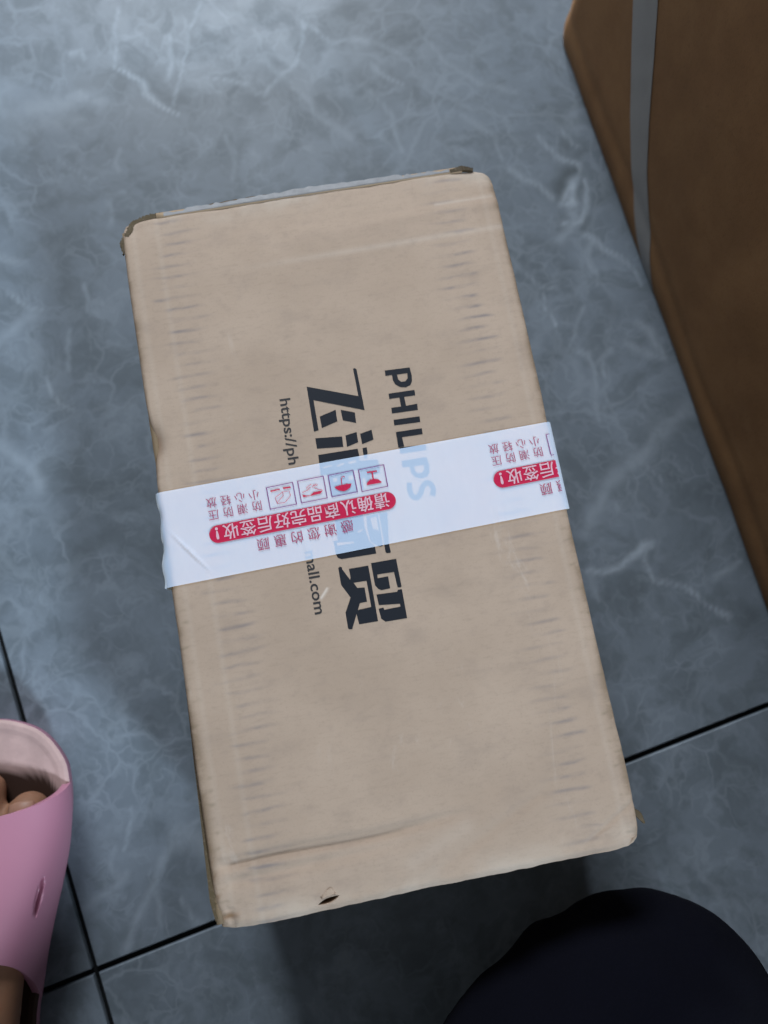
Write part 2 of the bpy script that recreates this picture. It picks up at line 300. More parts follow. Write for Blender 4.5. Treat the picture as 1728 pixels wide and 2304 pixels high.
# ------------------------------------------------------------------ materials
def m_marble(detail_attr):
    t = NT("grey_marble_tile" + ("_main" if detail_attr else ""))
    tc = t.n('TexCoord').outputs['Object']
    loc = t.n('ObjectInfo').outputs['Location']
    v = t.vmath('ADD', tc, t.n('VectorMath', {0: loc, 3: 5.3}, operation='SCALE').outputs[0])
    wn = t.noise(v, 7.0, 5, 0.6)[1]
    wv = t.vmath('ADD', v, t.n('VectorMath', {0: t.vmath('SUBTRACT', wn, (0.5, 0.5, 0.5)), 3: 0.10}, operation='SCALE').outputs[0])
    wn2 = t.noise(v, 40.0, 4, 0.6)[1]
    wv2 = t.vmath('ADD', wv, t.n('VectorMath', {0: t.vmath('SUBTRACT', wn2, (0.5, 0.5, 0.5)), 3: 0.016}, operation='SCALE').outputs[0])
    cloud = t.noise(wv, 9.0, 6, 0.62, 0.4)[0]
    cloud2 = t.noise(wv2, 34.0, 5, 0.6, 0.3)[0]
    base = t.mix(t.rng(cloud, 0.34, 0.68), MD, ML)
    base = t.mix(t.math('MULTIPLY', t.rng(cloud2, 0.42, 0.66), 0.55), base, MD2)
    base = t.mix(t.math('MULTIPLY', t.rng(cloud2, 0.56, 0.36), 0.28), base, ML)
    total = None
    for sc, wid, st, seed in ((13.0, 0.05, 0.20, 1.3), (34.0, 0.09, 0.23, 4.1), (75.0, 0.12, 0.17, 7.7)):
        vo = t.n('TexVoronoi', {'Vector': t.vmath('ADD', wv2, (seed, seed * 2, 0)), 'Scale': sc, 'Randomness': 1.0},
                 feature='DISTANCE_TO_EDGE', voronoi_dimensions='3D').outputs['Distance']
        k = t.noise(t.vmath('ADD', v, (seed * 3, 0, seed)), sc * 0.5, 3)[0]
        line = t.math('MULTIPLY', t.rng(vo, 0.0, wid, 1, 0), t.rng(k, 0.41, 0.65, 0, st))
        total = line if total is None else t.math('MAXIMUM', total, line)
    haze = t.rng(t.noise(wv2, 24.0, 6, 0.68)[0], 0.52, 0.76, 0, 0.34)
    total = t.math('MAXIMUM', total, haze)
    if detail_attr:
        va = t.n('Attribute', attribute_name='vein').outputs['Fac']
        da = t.n('Attribute', attribute_name='dark').outputs['Fac']
        brk = t.rng(t.noise(wv2, 90.0, 3)[0], 0.25, 0.6, 0.55, 1.0)
        total = t.math('MAXIMUM', total, t.math('MULTIPLY', va, brk))
        base = t.mix(t.math('MULTIPLY', da, brk), base, (0.045, 0.055, 0.06))
    colr = t.mix(total, base, MV)
    rough = t.rng(cloud2, 0.3, 0.7, 0.40, 0.52)
    t.bsdf(colr, rough, 0.28, t.noise(v, 14.0, 2)[0], 0.04, 0.002)
    return t.m


def m_kraft(name, c0, c1, marks=False, rough=0.75, fine=1.0, stain=(0.2, 0.15, 0.11)):
    t = NT(name)
    v = t.n('TexCoord').outputs['Object']
    big = t.noise(v, 16.0, 4, 0.6)[0]
    fib = t.noise(t.vmath('MULTIPLY', v, (160, 620, 300)), 1.0, 3, 0.6)[0]
    grain = t.noise(v, 900.0, 2)[0]
    c = t.mix(t.rng(big, 0.3, 0.7), c0, c1)
    c = t.mix(t.math('MULTIPLY', t.rng(fib, 0.5, 0.75), 0.16 * fine), c, stain)
    c = t.mix(t.math('MULTIPLY', t.rng(grain, 0.52, 0.8), 0.22 * fine), c, stain)
    bump = grain
    if marks:
        sx = t.n('SeparateXYZ', {0: v}).outputs
        x, y = sx[0], sx[1]
        ww = t.noise(t.vmath('MULTIPLY', v, (30, 40, 1)), 1.0, 2)[0]
        ph = t.math('ADD', t.math('DIVIDE', y, 0.00632), t.math('MULTIPLY', ww, 0.55))
        fr = t.math('ABSOLUTE', t.math('SUBTRACT', t.math('FRACT', ph), 0.5))
        stripe = t.rng(fr, 0.0, 0.27, 1, 0)
        ax = t.math('ABSOLUTE', x)
        jit = t.math('MULTIPLY', t.noise(t.vmath('MULTIPLY', v, (8, 130, 1)), 1.0, 2)[0], 0.028)
        a0 = t.math('ADD', ax, jit)
        msk = t.math('MULTIPLY', t.rng(a0, 0.074, 0.090), t.rng(a0, 0.095, 0.101, 1, 0))
        patch = t.rng(t.noise(t.vmath('MULTIPLY', v, (55, 150, 1)), 1.0, 3, 0.6)[0], 0.36, 0.66, 0.12, 0.9)
        col = t.rng(t.noise(v, 11.0, 2)[0], 0.3, 0.6, 0.45, 1.0)
        dash = t.math('MULTIPLY', t.math('MULTIPLY', t.math('MULTIPLY', stripe, msk), patch), col)
        # little rub marks on the fold itself
        ev = t.math('MULTIPLY', t.rng(ax, 0.0955, 0.0985), t.rng(t.noise(t.vmath('MULTIPLY', v, (90, 160, 1)), 1.0, 2)[0], 0.45, 0.65))
        dash2 = t.math('MULTIPLY', t.math('MULTIPLY', stripe, ev), t.rng(y, 0.06, -0.08, 0.15, 0.8))
        c = t.mix(t.math('MULTIPLY', dash, 0.78), c, (0.15, 0.135, 0.145))
        c = t.mix(t.math('MULTIPLY', dash2, 0.6), c, (0.16, 0.13, 0.08))
        # faint flute washboard all over and score lines along the long folds
        soft = t.math('MULTIPLY', t.rng(t.noise(t.vmath('MULTIPLY', v, (18, 90, 1)), 1.0, 3)[0], 0.5, 0.75), t.math('MULTIPLY', stripe, 0.10))
        c = t.mix(soft, c, (0.2, 0.16, 0.13))
        for sx0 in (-0.0835, -0.0965, 0.0955):
            ln = t.rng(t.math('ABSOLUTE', t.math('SUBTRACT', x, sx0)), 0.0, 0.0026, 0.05, 0)
            c = t.mix(ln, c, (0.75, 0.68, 0.6))
        # grubby mottling, darker folds
        mo = t.noise(t.vmath('MULTIPLY', v, (34, 60, 1)), 1.0, 5, 0.68)[0]
        c = t.mix(t.rng(mo, 0.50, 0.74, 0, 0.34), c, (0.25, 0.19, 0.155))
        mo2 = t.noise(t.vmath('MULTIPLY', v, (150, 190, 1)), 1.0, 3, 0.6)[0]
        c = t.mix(t.rng(mo2, 0.52, 0.78, 0, 0.22), c, (0.24, 0.18, 0.15))
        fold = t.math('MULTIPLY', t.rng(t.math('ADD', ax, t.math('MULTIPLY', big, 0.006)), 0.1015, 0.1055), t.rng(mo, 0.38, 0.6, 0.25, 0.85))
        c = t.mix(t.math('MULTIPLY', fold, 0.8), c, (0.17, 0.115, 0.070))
        pl = t.n('Attribute', attribute_name='pale').outputs['Fac']
        c = t.mix(pl, c, (0.66, 0.58, 0.52))
        # scuffs
        sc = t.rng(t.noise(t.vmath('MULTIPLY', v, (22, 9, 1)), 1.0, 5, 0.7, 1.2)[0], 0.6, 0.75, 0, 0.22)
        c = t.mix(sc, c, (0.64, 0.57, 0.52))
        wear = t.rng(t.math('ABSOLUTE', y), 0.168, 0.18, 0, 0.3)
        c = t.mix(t.math('MULTIPLY', wear, t.rng(big, 0.4, 0.6)), c, (0.62, 0.55, 0.48))
        tn = t.n('Attribute', attribute_name='torn').outputs['Fac']
        c = t.mix(tn, c, (0.20, 0.11, 0.055))
        bump = t.math('ADD', t.math('MULTIPLY', grain, 0.25), t.math('MULTIPLY', fr, 1.2))
    t.bsdf(c, rough, 0.3, bump, 0.05 if marks else 0.12, 0.0006)
    return t.m


def m_plain(name, c, rough=0.6, spec=0.4, var=0.15, scale=60, bump=0.05, **kw):
    t = NT(name)
    v = t.n('TexCoord').outputs['Object']
    n = t.noise(v, scale, 4, 0.6)[0]
    d = tuple(x * (1 - var) for x in c)
    t.bsdf(t.mix(n, c, d), rough, spec, n, bump, 0.001, **kw)
    return t.m


def m_tape():
    t = NT("white_translucent_tape")
    v = t.n('TexCoord').outputs['Object']
    n = t.noise(t.vmath('MULTIPLY', v, (60, 25, 60)), 1.0, 4, 0.6)[0]
    fine = t.noise(v, 1500.0, 2)[0]
    d = t.mix(t.rng(n, 0.3, 0.7), (0.42, 0.505, 0.64), (0.39, 0.475, 0.62))
    tr = t.mix(t.rng(n, 0.35, 0.65), (0.67, 0.57, 0.40), (0.73, 0.62, 0.44))
    b = t.n('Bump', {'Height': t.math('ADD', n, t.math('MULTIPLY', fine, 0.12)), 'Strength': 0.12, 'Distance': 0.001})
    df = t.n('BsdfDiffuse', {'Color': d, 'Normal': b.outputs[0]})
    tp = t.n('BsdfTransparent', {'Color': tr})
    add = t.n('AddShader', {0: df.outputs[0], 1: tp.outputs[0]})
    gl = t.n('BsdfGlossy', {'Color': (1, 1, 1), 'Roughness': 0.24, 'Normal': b.outputs[0]})
    mx = t.n('MixShader', {0: 0.065, 1: add.outputs[0], 2: gl.outputs[0]})
    t.t.links.new(mx.outputs[0], t.out.inputs[0])
    return t.m


def m_ink(name, c, alpha=1.0, scale=900):
    t = NT(name)
    v = t.n('TexCoord').outputs['Object']
    n = t.noise(v, scale, 3, 0.6)[0]
    col = t.mix(t.rng(n, 0.55, 0.85, 0, 0.35), c, tuple(x * 1.8 + 0.02 for x in c))
    t.bsdf(col, 0.5, 0.3, Alpha=alpha)
    return t.m


def m_insole():
    t = NT("worn_pink_insole")
    v = t.n('TexCoord').outputs['Object']
    n = t.noise(v, 55, 4, 0.6)[0]
    n2 = t.noise(v, 500, 2, 0.6)[0]
    c = t.mix(t.rng(n, 0.35, 0.7), INSOLE, tuple(x * 0.82 for x in INSOLE))
    c = t.mix(t.math('MULTIPLY', t.n('Attribute', attribute_name='torn').outputs['Fac'], 0.98), c, (0.026, 0.009, 0.004))  # attribute here carries the painted toe shade
    t.bsdf(c, 0.6, 0.35, n2, 0.12, 0.001)
    return t.m


MAT = dict(
    marble=m_marble(False), marble_main=m_marble(True),
    grout=m_plain("black_grout", (0.010, 0.011, 0.012), 0.95, 0.1, 0.4, 300, 0.3),
    lid=m_kraft("pale_kraft_lid", LID0, LID1, True),
    lidplain=m_kraft("torn_liner", LID0, LID1),
    side=m_kraft("kraft_side", (0.40, 0.29, 0.19), (0.33, 0.23, 0.15)),
    side_dirty=m_kraft("soiled_kraft_side", (0.20, 0.14, 0.085), (0.13, 0.09, 0.05)),  # darker version of the side kraft, for the left panel
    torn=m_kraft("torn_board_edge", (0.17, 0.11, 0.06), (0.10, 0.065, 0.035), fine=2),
    dark_torn=m_kraft("dirty_board_edge", (0.085, 0.06, 0.03), (0.05, 0.035, 0.02), fine=2),  # darker version of the torn board colour
    carton=m_kraft("brown_carton", CART0, CART1, stain=(0.07, 0.035, 0.015), rough=0.8),
    tape=m_tape(),
    ink=m_ink("black_print", (0.010, 0.012, 0.018)),
    url=m_ink("grey_print", (0.035, 0.032, 0.034)),
    red=m_ink("red_print", (0.50, 0.008, 0.055), 0.93),
    redtext=m_ink("thin_red_print", (0.33, 0.03, 0.11), 0.80),
    purple=m_ink("purple_line_print", (0.19, 0.04, 0.20), 0.85),
    pinkwhite=m_ink("knocked_out_print", (0.66, 0.42, 0.48), 0.92),
    paletape=m_plain("clear_tape_edge", (0.36, 0.35, 0.36), 0.35, 0.5, 0.5, 150, 0.3),
    strap=m_plain("grey_plastic_strap", STRAPC, 0.45, 0.5, 0.12, 200, 0.1),
    trousers=m_plain("navy_cloth", (0.0028, 0.003, 0.007), 0.95, 0.08, 0.4, 700, 0.25),
    skin=m_plain("skin", (0.30, 0.15, 0.09), 0.6, 0.25, 0.3, 120, 0.08, **{'Subsurface Weight': 0.1, 'Subsurface Radius': (0.004, 0.0015, 0.0008)}),
    nail=m_plain("toenail", (0.34, 0.18, 0.125), 0.45, 0.3, 0.1, 200, 0.03),
    slipper=m_plain("pink_foam", SLIP, 0.42, 0.45, 0.08, 40, 0.03),
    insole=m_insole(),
)

# ------------------------------------------------------------------ floor
TH = R(9.45)
ORG = Vector((-0.2074, -0.2261, 0))
TS, GAP = 0.80, 0.0036
grout = mesh("floor", [(-4, -4, -0.004), (4, -4, -0.004), (4, 4, -0.004), (-4, 4, -0.004)], [(0, 1, 2, 3)], False)
floor = link("floor", grout, [MAT['grout']])
tag(floor, "grey marble tile floor with black grout joints", kind='structure')


def tile_mesh(name, fine):
    h0 = GAP / 2
    a, b = h0, TS - h0
    if not fine:
        bm = bmesh.new()
        e = 0.0006
        r0 = [bm.verts.new(p) for p in ((a, a, -0.006), (b, a, -0.006), (b, b, -0.006), (a, b, -0.006))]
        r1 = [bm.verts.new(p) for p in ((a, a, -e), (b, a, -e), (b, b, -e), (a, b, -e))]
        r2 = [bm.verts.new(p) for p in ((a + e, a + e, 0), (b - e, a + e, 0), (b - e, b - e, 0), (a + e, b - e, 0))]
        for q in (r0, r1), (r1, r2):
            for k in range(4):
                bm.faces.new((q[0][k], q[0][(k + 1) % 4], q[1][(k + 1) % 4], q[1][k]))
        bm.faces.new(r2)
        me = bpy.data.meshes.new(name)
        bm.to_mesh(me)
        bm.free()
        return me
    n = 300
    u = np.linspace(a + 0.0006, b - 0.0006, n)
    ex = np.concatenate([[a, a], u, [b, b]])
    X, Y = np.meshgrid(ex, ex, indexing='ij')
    Zv = np.zeros_like(X)
    Zv[1, :] = Zv[-2, :] = Zv[:, 1] = Zv[:, -2] = -0.0006
    Zv[0, :] = Zv[-1, :] = Zv[:, 0] = Zv[:, -1] = -0.006
    me = grid_mesh(name, np.stack([X, Y, Zv], -1), False)
    # figure of the stone: light veins and dark inclusions laid along polylines
    c, s = math.cos(TH), math.sin(TH)
    WX = ORG.x + c * X - s * Y
    WY = ORG.y + s * X + c * Y
    qx = WX + 0.0045 * fbm(WX * 38, WY * 38, 3) + 0.0007 * fbm(WX * 120, WY * 120, 9)
    qy = WY + 0.0045 * fbm(WX * 38 + 50, WY * 38, 5) + 0.0007 * fbm(WX * 120, WY * 120 + 9, 11)

    def field(lines, seed):
        F = np.zeros_like(X)
        mod = 0.75 + 0.5 * fbm(WX * 60, WY * 60, seed)
        for wd, st, pts in lines:
            best = np.full_like(X, 9.0)
            for (x0, y0), (x1, y1) in zip(pts[:-1], pts[1:]):
                dx, dy = x1 - x0, y1 - y0
                tt = np.clip(((qx - x0) * dx + (qy - y0) * dy) / (dx * dx + dy * dy + 1e-12), 0, 1)
                best = np.minimum(best, np.hypot(qx - x0 - tt * dx, qy - y0 - tt * dy))
            F = np.maximum(F, st * np.exp(-(best / (wd * 0.9 * np.clip(mod, 0.4, 1.4))) ** 2))
        return np.clip(F, 0, 1)
    attr(me, 'vein', field(VEINS, 21) * VS)
    attr(me, 'dark', field(DARKS, 33) * 0.75)
    return me


tm = tile_mesh("tile", False)
tm.materials.append(MAT['marble'])
tf = tile_mesh("tile_main", True)
tf.materials.append(MAT['marble_main'])
for i in range(-2, 3):
    for j in range(-2, 3):
        me = tf if (i, j) == (0, 0) else tm
        o = link("tile", me, (), floor)
        o.location = ORG + Matrix.Rotation(TH, 3, 'Z') @ Vector((i * TS, j * TS, 0.0))
        o.rotation_euler = (0, 0, TH)

# ------------------------------------------------------------------ parcel
W, L, H = 0.2062, 0.3665, 0.12
parcel = link("cardboard_parcel", None)
tag(parcel, "pale cardboard parcel with black print, wrapped across the middle by white and red tape", "parcel")


def lid_z(x, y):
    z = np.full(np.shape(x), H)
    # soft warp, only towards the ends so the printed middle stays flat
    e = sstep(0.085, 0.17, np.abs(y))
    z = z + e * (0.0012 * fbm(x * 22 + 5, y * 22, 41) - 0.0004)
    z = z - 0.0016 * sstep(0.148, 0.180, y) - 0.0012 * sstep(-0.148, -0.180, y)
    # two crushed creases near the front fold
    g = np.exp(-((y - (-0.1535 + 0.010 * (x + 0.1) * 1.0 + 0.0008 * np.sin(x * 60))) / 0.0024) ** 2) * sstep(-0.103, -0.092, x) * (1 - sstep(-0.03, 0.035, x))
    z = z - 0.0030 * g
    g2 = np.exp(-((y - (-0.1615 + 0.03 * (x + 0.1))) / 0.0028) ** 2) * sstep(-0.103, -0.09, x) * (1 - sstep(-0.05, 0.02, x))
    z = z - 0.0014 * g2
    # long faint crease by the back fold
    g3 = np.exp(-((y - (0.1585 + 0.02 * x)) / 0.003) ** 2) * sstep(-0.02, 0.06, x)
    z = z + 0.0006 * g3
    # diagonal scar towards the front right corner
    d = (y + 0.158) - 0.45 * (x - 0.04)
    z = z - 0.0006 * np.exp(-(d / 0.003) ** 2) * sstep(-0.03, 0.02, x) * (1 - sstep(0.05, 0.075, x))
    d2 = (y + 0.1665) - 0.55 * (x - 0.094)
    z = z - 0.0010 * np.exp(-(d2 / 0.0012) ** 2) * sstep(0.07, 0.09, x)
    # dent in the left fold
    z = z - 0.0035 * np.exp(-((y - 0.058) / 0.010) ** 2 - ((x + 0.1025) / 0.0045) ** 2)
    # rounded folds
    rx, ryb, ryf = 0.0026, 0.0026, 0.0045
    for dd, r in ((W / 2 - np.abs(x), rx), (L / 2 - y, ryb), (L / 2 + y, ryf)):
        q = np.clip(r - dd, 0, r)
        z = z - (r - np.sqrt(np.maximum(r * r - q * q, 0)))
    # crumpled corners
    for (kx, ky, rr, am) in ((-1, -1, 0.012, 0.0035), (1, -1, 0.010, 0.0028), (-1, 1, 0.009, 0.003), (1, 1, 0.012, 0.002)):
        dd = np.hypot(x - kx * W / 2, y - ky * L / 2)
        z = z - am * np.exp(-(dd / rr) ** 2) * (1 + 0.5 * fbm(x * 300, y * 300, 7))
    return z


def lid_xy(x, y):
    X, Y = np.array(x, float), np.array(y, float)
    for kx, ky, c, k in ((-1, 1, 0.008, 0.5), (1, 1, 0.010, 0.7), (1, -1, 0.009, 0.55), (-1, -1, 0.008, 0.35)):
        u = (kx * X - (W / 2 - c)) / c
        v = (ky * Y - (L / 2 - c)) / c
        m = (u > 0) & (v > 0)
        rr = np.hypot(u, v) + 1e-9
        s = np.where(m, 1 + k * (np.maximum(u, v) / rr - 1), 1)
        X = np.where(m, kx * (W / 2 - c + c * u * s), X)
        Y = np.where(m, ky * (L / 2 - c + c * v * s), Y)
    # not quite straight folds
    e = sstep(W / 2 - 0.03, W / 2, np.abs(X))
    X = X + e * (0.0006 * fbm(Y * 14, Y * 0 + 3, 71) + 0.00012 * fbm(Y * 120, Y * 0 + np.sign(X) * 7, 73))
    X = X - 0.0016 * e * (X < 0) * (1 - sstep(-0.17, -0.02, Y))
    X = X + 0.0016 * np.exp(-((Y - 0.058) / 0.012) ** 2) * (X < 0) * e
    e = sstep(L / 2 - 0.03, L / 2, np.abs(Y))
    Y = Y + e * (0.0006 * fbm(X * 25, X * 0 + 9, 75) + 0.0003 * fbm(X * 190, X * 0 + 1, 77))
    return X, Y


def lens(x, y, cx_, cy_, ang, la, lb):
    """>0 inside a lens-shaped slot"""
    c, s = math.cos(ang), math.sin(ang)
    u = ((x - cx_) * c + (y - cy_) * s) / la
    v = (-(x - cx_) * s + (y - cy_) * c) / lb
    return 1 - np.abs(u) ** 2 - np.abs(v)


SLOT = (-0.0512, -0.1779, R(13), 0.0056, 0.0013)
FLAP = [(-0.0546, -0.1756), (-0.0516, -0.1733), (-0.0490, -0.1722), (-0.0476, -0.1744), (-0.0467, -0.1765)]
FLAP_BASE = [(-0.0545, -0.1768), (-0.0472, -0.1753)]
PALE = [(-0.0302, -0.0366), (-0.0264, -0.0325), (0.0683, 0.1648), (0.1001, 0.1653), (-0.0086, -0.1695), (0.02, -0.1576)]
xs = np.unique(np.concatenate([np.linspace(-W / 2, W / 2, 190), np.linspace(-0.058, -0.044, 60),
                               -W / 2 + np.array([.0002, .0005, .001, .0016, .0022]), W / 2 - np.array([.0002, .0005, .001, .0016, .0022])]))
ys = np.unique(np.concatenate([np.linspace(-L / 2, L / 2, 300), np.linspace(-0.182, -0.172, 60),
                               -L / 2 + np.array([.0002, .0005, .001, .002, .003]), L / 2 - np.array([.0002, .0005, .001, .0016, .0022])]))
X, Y = np.meshgrid(xs, ys, indexing='ij')
Zl = lid_z(X, Y)
ln = lens(X, Y, *SLOT)
lipd = np.exp(-(((X - SLOT[0]) / 0.006) ** 2 + ((Y - SLOT[1] - 0.003) / 0.0025) ** 2)) * 0.5
Zl = Zl + 0.0012 * lipd - 0.006 * sstep(0.05, 0.45, ln)
XX, YY = lid_xy(X, Y)
# skirt: fold carried a little way down the sides
P = np.stack([XX, YY, Zl], -1)
lidm = grid_mesh("lid", P)
torn = sstep(0.0, 0.3, ln)
torn = np.maximum(torn, 0.9 * np.exp(-(((X + 0.0975) / 0.0035) ** 2 + ((Y + 0.1765) / 0.0016) ** 2)))
torn = np.maximum(torn, 0.6 * sstep(0.1, 0.5, fbm(X * 500, Y * 500, 15)) * np.exp(-(((X + 0.1015) / 0.0018) ** 2)) * (1 - sstep(-0.165, -0.13, Y)))
torn = np.maximum(torn, 0.75 * np.exp(-(((X - 0.0998) / 0.0022) ** 2 + ((Y + 0.1806 - (X - 0.0998) * 0.5) / 0.0008) ** 2)))
torn = np.maximum(torn, 0.55 * np.exp(-(((X + 0.1015) / 0.0025) ** 2 + ((Y - 0.058) / 0.008) ** 2)))
attr(lidm, 'torn', torn)


def streak(x0, y0, x1, y1, wd):
    dx, dy = x1 - x0, y1 - y0
    tt_ = np.clip(((X - x0) * dx + (Y - y0) * dy) / (dx * dx + dy * dy), 0, 1)
    return np.exp(-(np.hypot(X - x0 - tt_ * dx, Y - y0 - tt_ * dy) / wd) ** 2)


pale = 0.75 * streak(PALE[0][0], PALE[0][1], PALE[1][0], PALE[1][1], 0.0006)
pale = np.maximum(pale, 0.22 * streak(PALE[2][0], PALE[2][1], PALE[3][0], PALE[3][1], 0.0009))
pale = np.maximum(pale, 0.10 * streak(PALE[4][0], PALE[4][1], PALE[5][0], PALE[5][1], 0.004))  # broad diagonal glare, painted into the lid colour
pale = np.maximum(pale, 0.16 * np.exp(-((Y - 0.1450 - 0.01 * X) / 0.0016) ** 2) * sstep(-0.06, 0.02, X))
attr(lidm, 'pale', pale)
lid = link("lid", lidm, [MAT['lid']], parcel)


def wall(name, fn, n, m, mat, parent, thick=0.003, flip=False):
    s, t_ = np.meshgrid(np.linspace(0, 1, n), np.linspace(0, 1, m), indexing='ij')
    o = link(name, grid_mesh(name, fn(s, t_), True, flip), [mat], parent)
    md = o.modifiers.new("thickness", 'SOLIDIFY')
    md.thickness = thick
    md.offset = 0
    return o


ZT = H - 0.0032


def left_wall(s, t_):
    y = -L / 2 + 0.004 + s * (L - 0.010)
    z = 0.002 + t_ * (ZT - 0.002)
    out = -0.0006 + 0.0024 * (1 - sstep(-0.13, -0.02, y)) * sstep(0.25, 0.97, z / H) + 0.0008 * np.sin(np.pi * t_)
    out = out + 0.0005 * fbm(y * 120, z * 120, 4) * sstep(0.5, 1, t_)
    return np.stack([-W / 2 + 0.0012 - out, y, z], -1)


def right_wall(s, t_):
    y = -L / 2 + 0.010 + s * (L - 0.020)
    z = 0.002 + t_ * (ZT - 0.002)
    return np.stack([W / 2 - 0.0022 + 0.0010 * np.sin(np.pi * t_), y, z], -1)


def front_wall(s, t_):
    x = -W / 2 + 0.006 + s * (W - 0.014)
    z = 0.002 + t_ * (ZT - 0.004)
    return np.stack([x, -L / 2 + 0.0024 - 0.0010 * np.sin(np.pi * t_), z], -1)


def back_wall(s, t_):
    x = -W / 2 + 0.020 + s * (W - 0.036)
    z = 0.002 + t_ * (ZT - 0.001)
    return np.stack([x, L / 2 - 0.0005 + 0.0012 * sstep(.7, 1, t_), z], -1)


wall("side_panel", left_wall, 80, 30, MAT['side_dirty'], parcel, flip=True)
wall("side_panel", right_wall, 30, 12, MAT['side'], parcel)
wall("end_panel", front_wall, 30, 12, MAT['side'], parcel)
wall("end_panel", back_wall, 30, 12, MAT['side'], parcel)
base_m = mesh("base_panel", [(-W / 2 + .004, -L / 2 + .006, .0015), (W / 2 - .004, -L / 2 + .006, .0015), (W / 2 - .004, L / 2 - .004, .0015), (-W / 2 + .004, L / 2 - .004, .0015)], [(0, 1, 2, 3)], False)
link("base_panel", base_m, [MAT['side']], parcel)


# raw board edges and tuck tabs showing at the folds, and a strip for the slot gap shade
def strip(name, pts, wdt, mat, parent, hgt=0.0022, seed=0, jag=0.0006):
    """ragged ribbon lying along pts (x,y,z); wdt = width list"""
    n = 60
    pts = np.array(pts, float)
    tt = np.linspace(0, len(pts) - 1, n)
    C_ = np.stack([np.interp(tt, range(len(pts)), pts[:, k]) for k in range(3)], -1)
    wv = np.interp(tt, range(len(wdt)), wdt)
    T_ = np.gradient(C_, axis=0)
    N_ = np.stack([-T_[:, 1], T_[:, 0], 0 * T_[:, 0]], -1)
    N_ /= np.linalg.norm(N_, axis=1)[:, None] + 1e-9
    j = jag * np.random.RandomState(seed).randn(n, 1)
    rows = [C_ - N_ * wv[:, None] / 2 - [0, 0, hgt], C_ - N_ * wv[:, None] / 2, C_, C_ + N_ * (wv[:, None] / 2 + j), C_ + N_ * (wv[:, None] / 2 + j) - [0, 0, hgt]]
    return link(name, grid_mesh(name, np.stack(rows, 1), False), [mat], parent)


yb = L / 2
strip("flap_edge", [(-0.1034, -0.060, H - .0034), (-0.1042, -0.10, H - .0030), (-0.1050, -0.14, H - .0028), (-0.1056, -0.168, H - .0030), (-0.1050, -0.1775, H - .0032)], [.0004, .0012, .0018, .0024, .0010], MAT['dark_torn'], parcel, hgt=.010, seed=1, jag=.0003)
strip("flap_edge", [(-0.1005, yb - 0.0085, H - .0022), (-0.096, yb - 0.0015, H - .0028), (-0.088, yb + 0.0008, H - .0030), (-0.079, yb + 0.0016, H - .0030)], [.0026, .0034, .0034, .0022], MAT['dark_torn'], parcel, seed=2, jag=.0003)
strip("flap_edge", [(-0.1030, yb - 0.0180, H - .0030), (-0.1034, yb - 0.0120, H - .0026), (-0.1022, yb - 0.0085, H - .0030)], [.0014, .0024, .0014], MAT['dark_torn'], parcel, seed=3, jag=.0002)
strip("flap_edge", [(0.0805, yb + 0.0002, H - .0016), (0.087, yb + 0.0009, H - .0012), (0.0935, yb - 0.0004, H - .0022)], [.0016, .0026, .0012], MAT['dark_torn'], parcel, seed=5, jag=.0002)  # dark strip standing in for the shade in the slot gap
strip("tape_edge", [(-0.079, yb + 0.0006, H - .0018), (-0.04, yb + 0.0012, H - .0012), (0.0, yb + 0.0016, H - .0010), (0.045, yb + 0.0012, H - .0012), (0.080, yb + 0.0006, H - .0018)], [.0018, .0022, .0032, .0026, .0012], MAT['paletape'], parcel, seed=8, jag=.00035)
strip("flap_edge", [(-0.079, yb + 0.0012, H - .0032), (-0.03, yb + 0.0028, H - .0032), (0.02, yb + 0.0026, H - .0034), (0.08, yb + 0.0010, H - .0034)], [.0016, .0022, .0018, .0012], MAT['torn'], parcel, seed=9, jag=.0003)
strip("flap_edge", [(0.1030, -0.1660, H - .0032), (0.1050, -0.1695, H - .0030), (0.1068, -0.1738, H - .0034)], [.0010, .0030, .0006], MAT['dark_torn'], parcel, seed=11, jag=.0002)


# scrap of liner folded back above the slot
fl = np.array(FLAP)
b0, b1 = np.array(FLAP_BASE[0]), np.array(FLAP_BASE[1])
rows = []
for f in np.linspace(0, 1, 8):
    base = b0 + (b1 - b0) * f
    k = np.interp(f, np.linspace(0, 1, len(fl)), fl[:, 0]), np.interp(f, np.linspace(0, 1, len(fl)), fl[:, 1])
    row = []
    for g in np.linspace(0, 1, 6):
        px, py = base[0] + (k[0] - base[0]) * g, base[1] + (k[1] - base[1]) * g
        row.append((px, py, float(lid_z(np.array(px), np.array(py))) + 0.0009 - 0.0004 * g))
    rows.append(row)
o = link("torn_flap", grid_mesh("torn_flap", np.array(rows)), [MAT['lidplain']], parcel)
md = o.modifiers.new("thickness", 'SOLIDIFY')
md.thickness = 0.0004


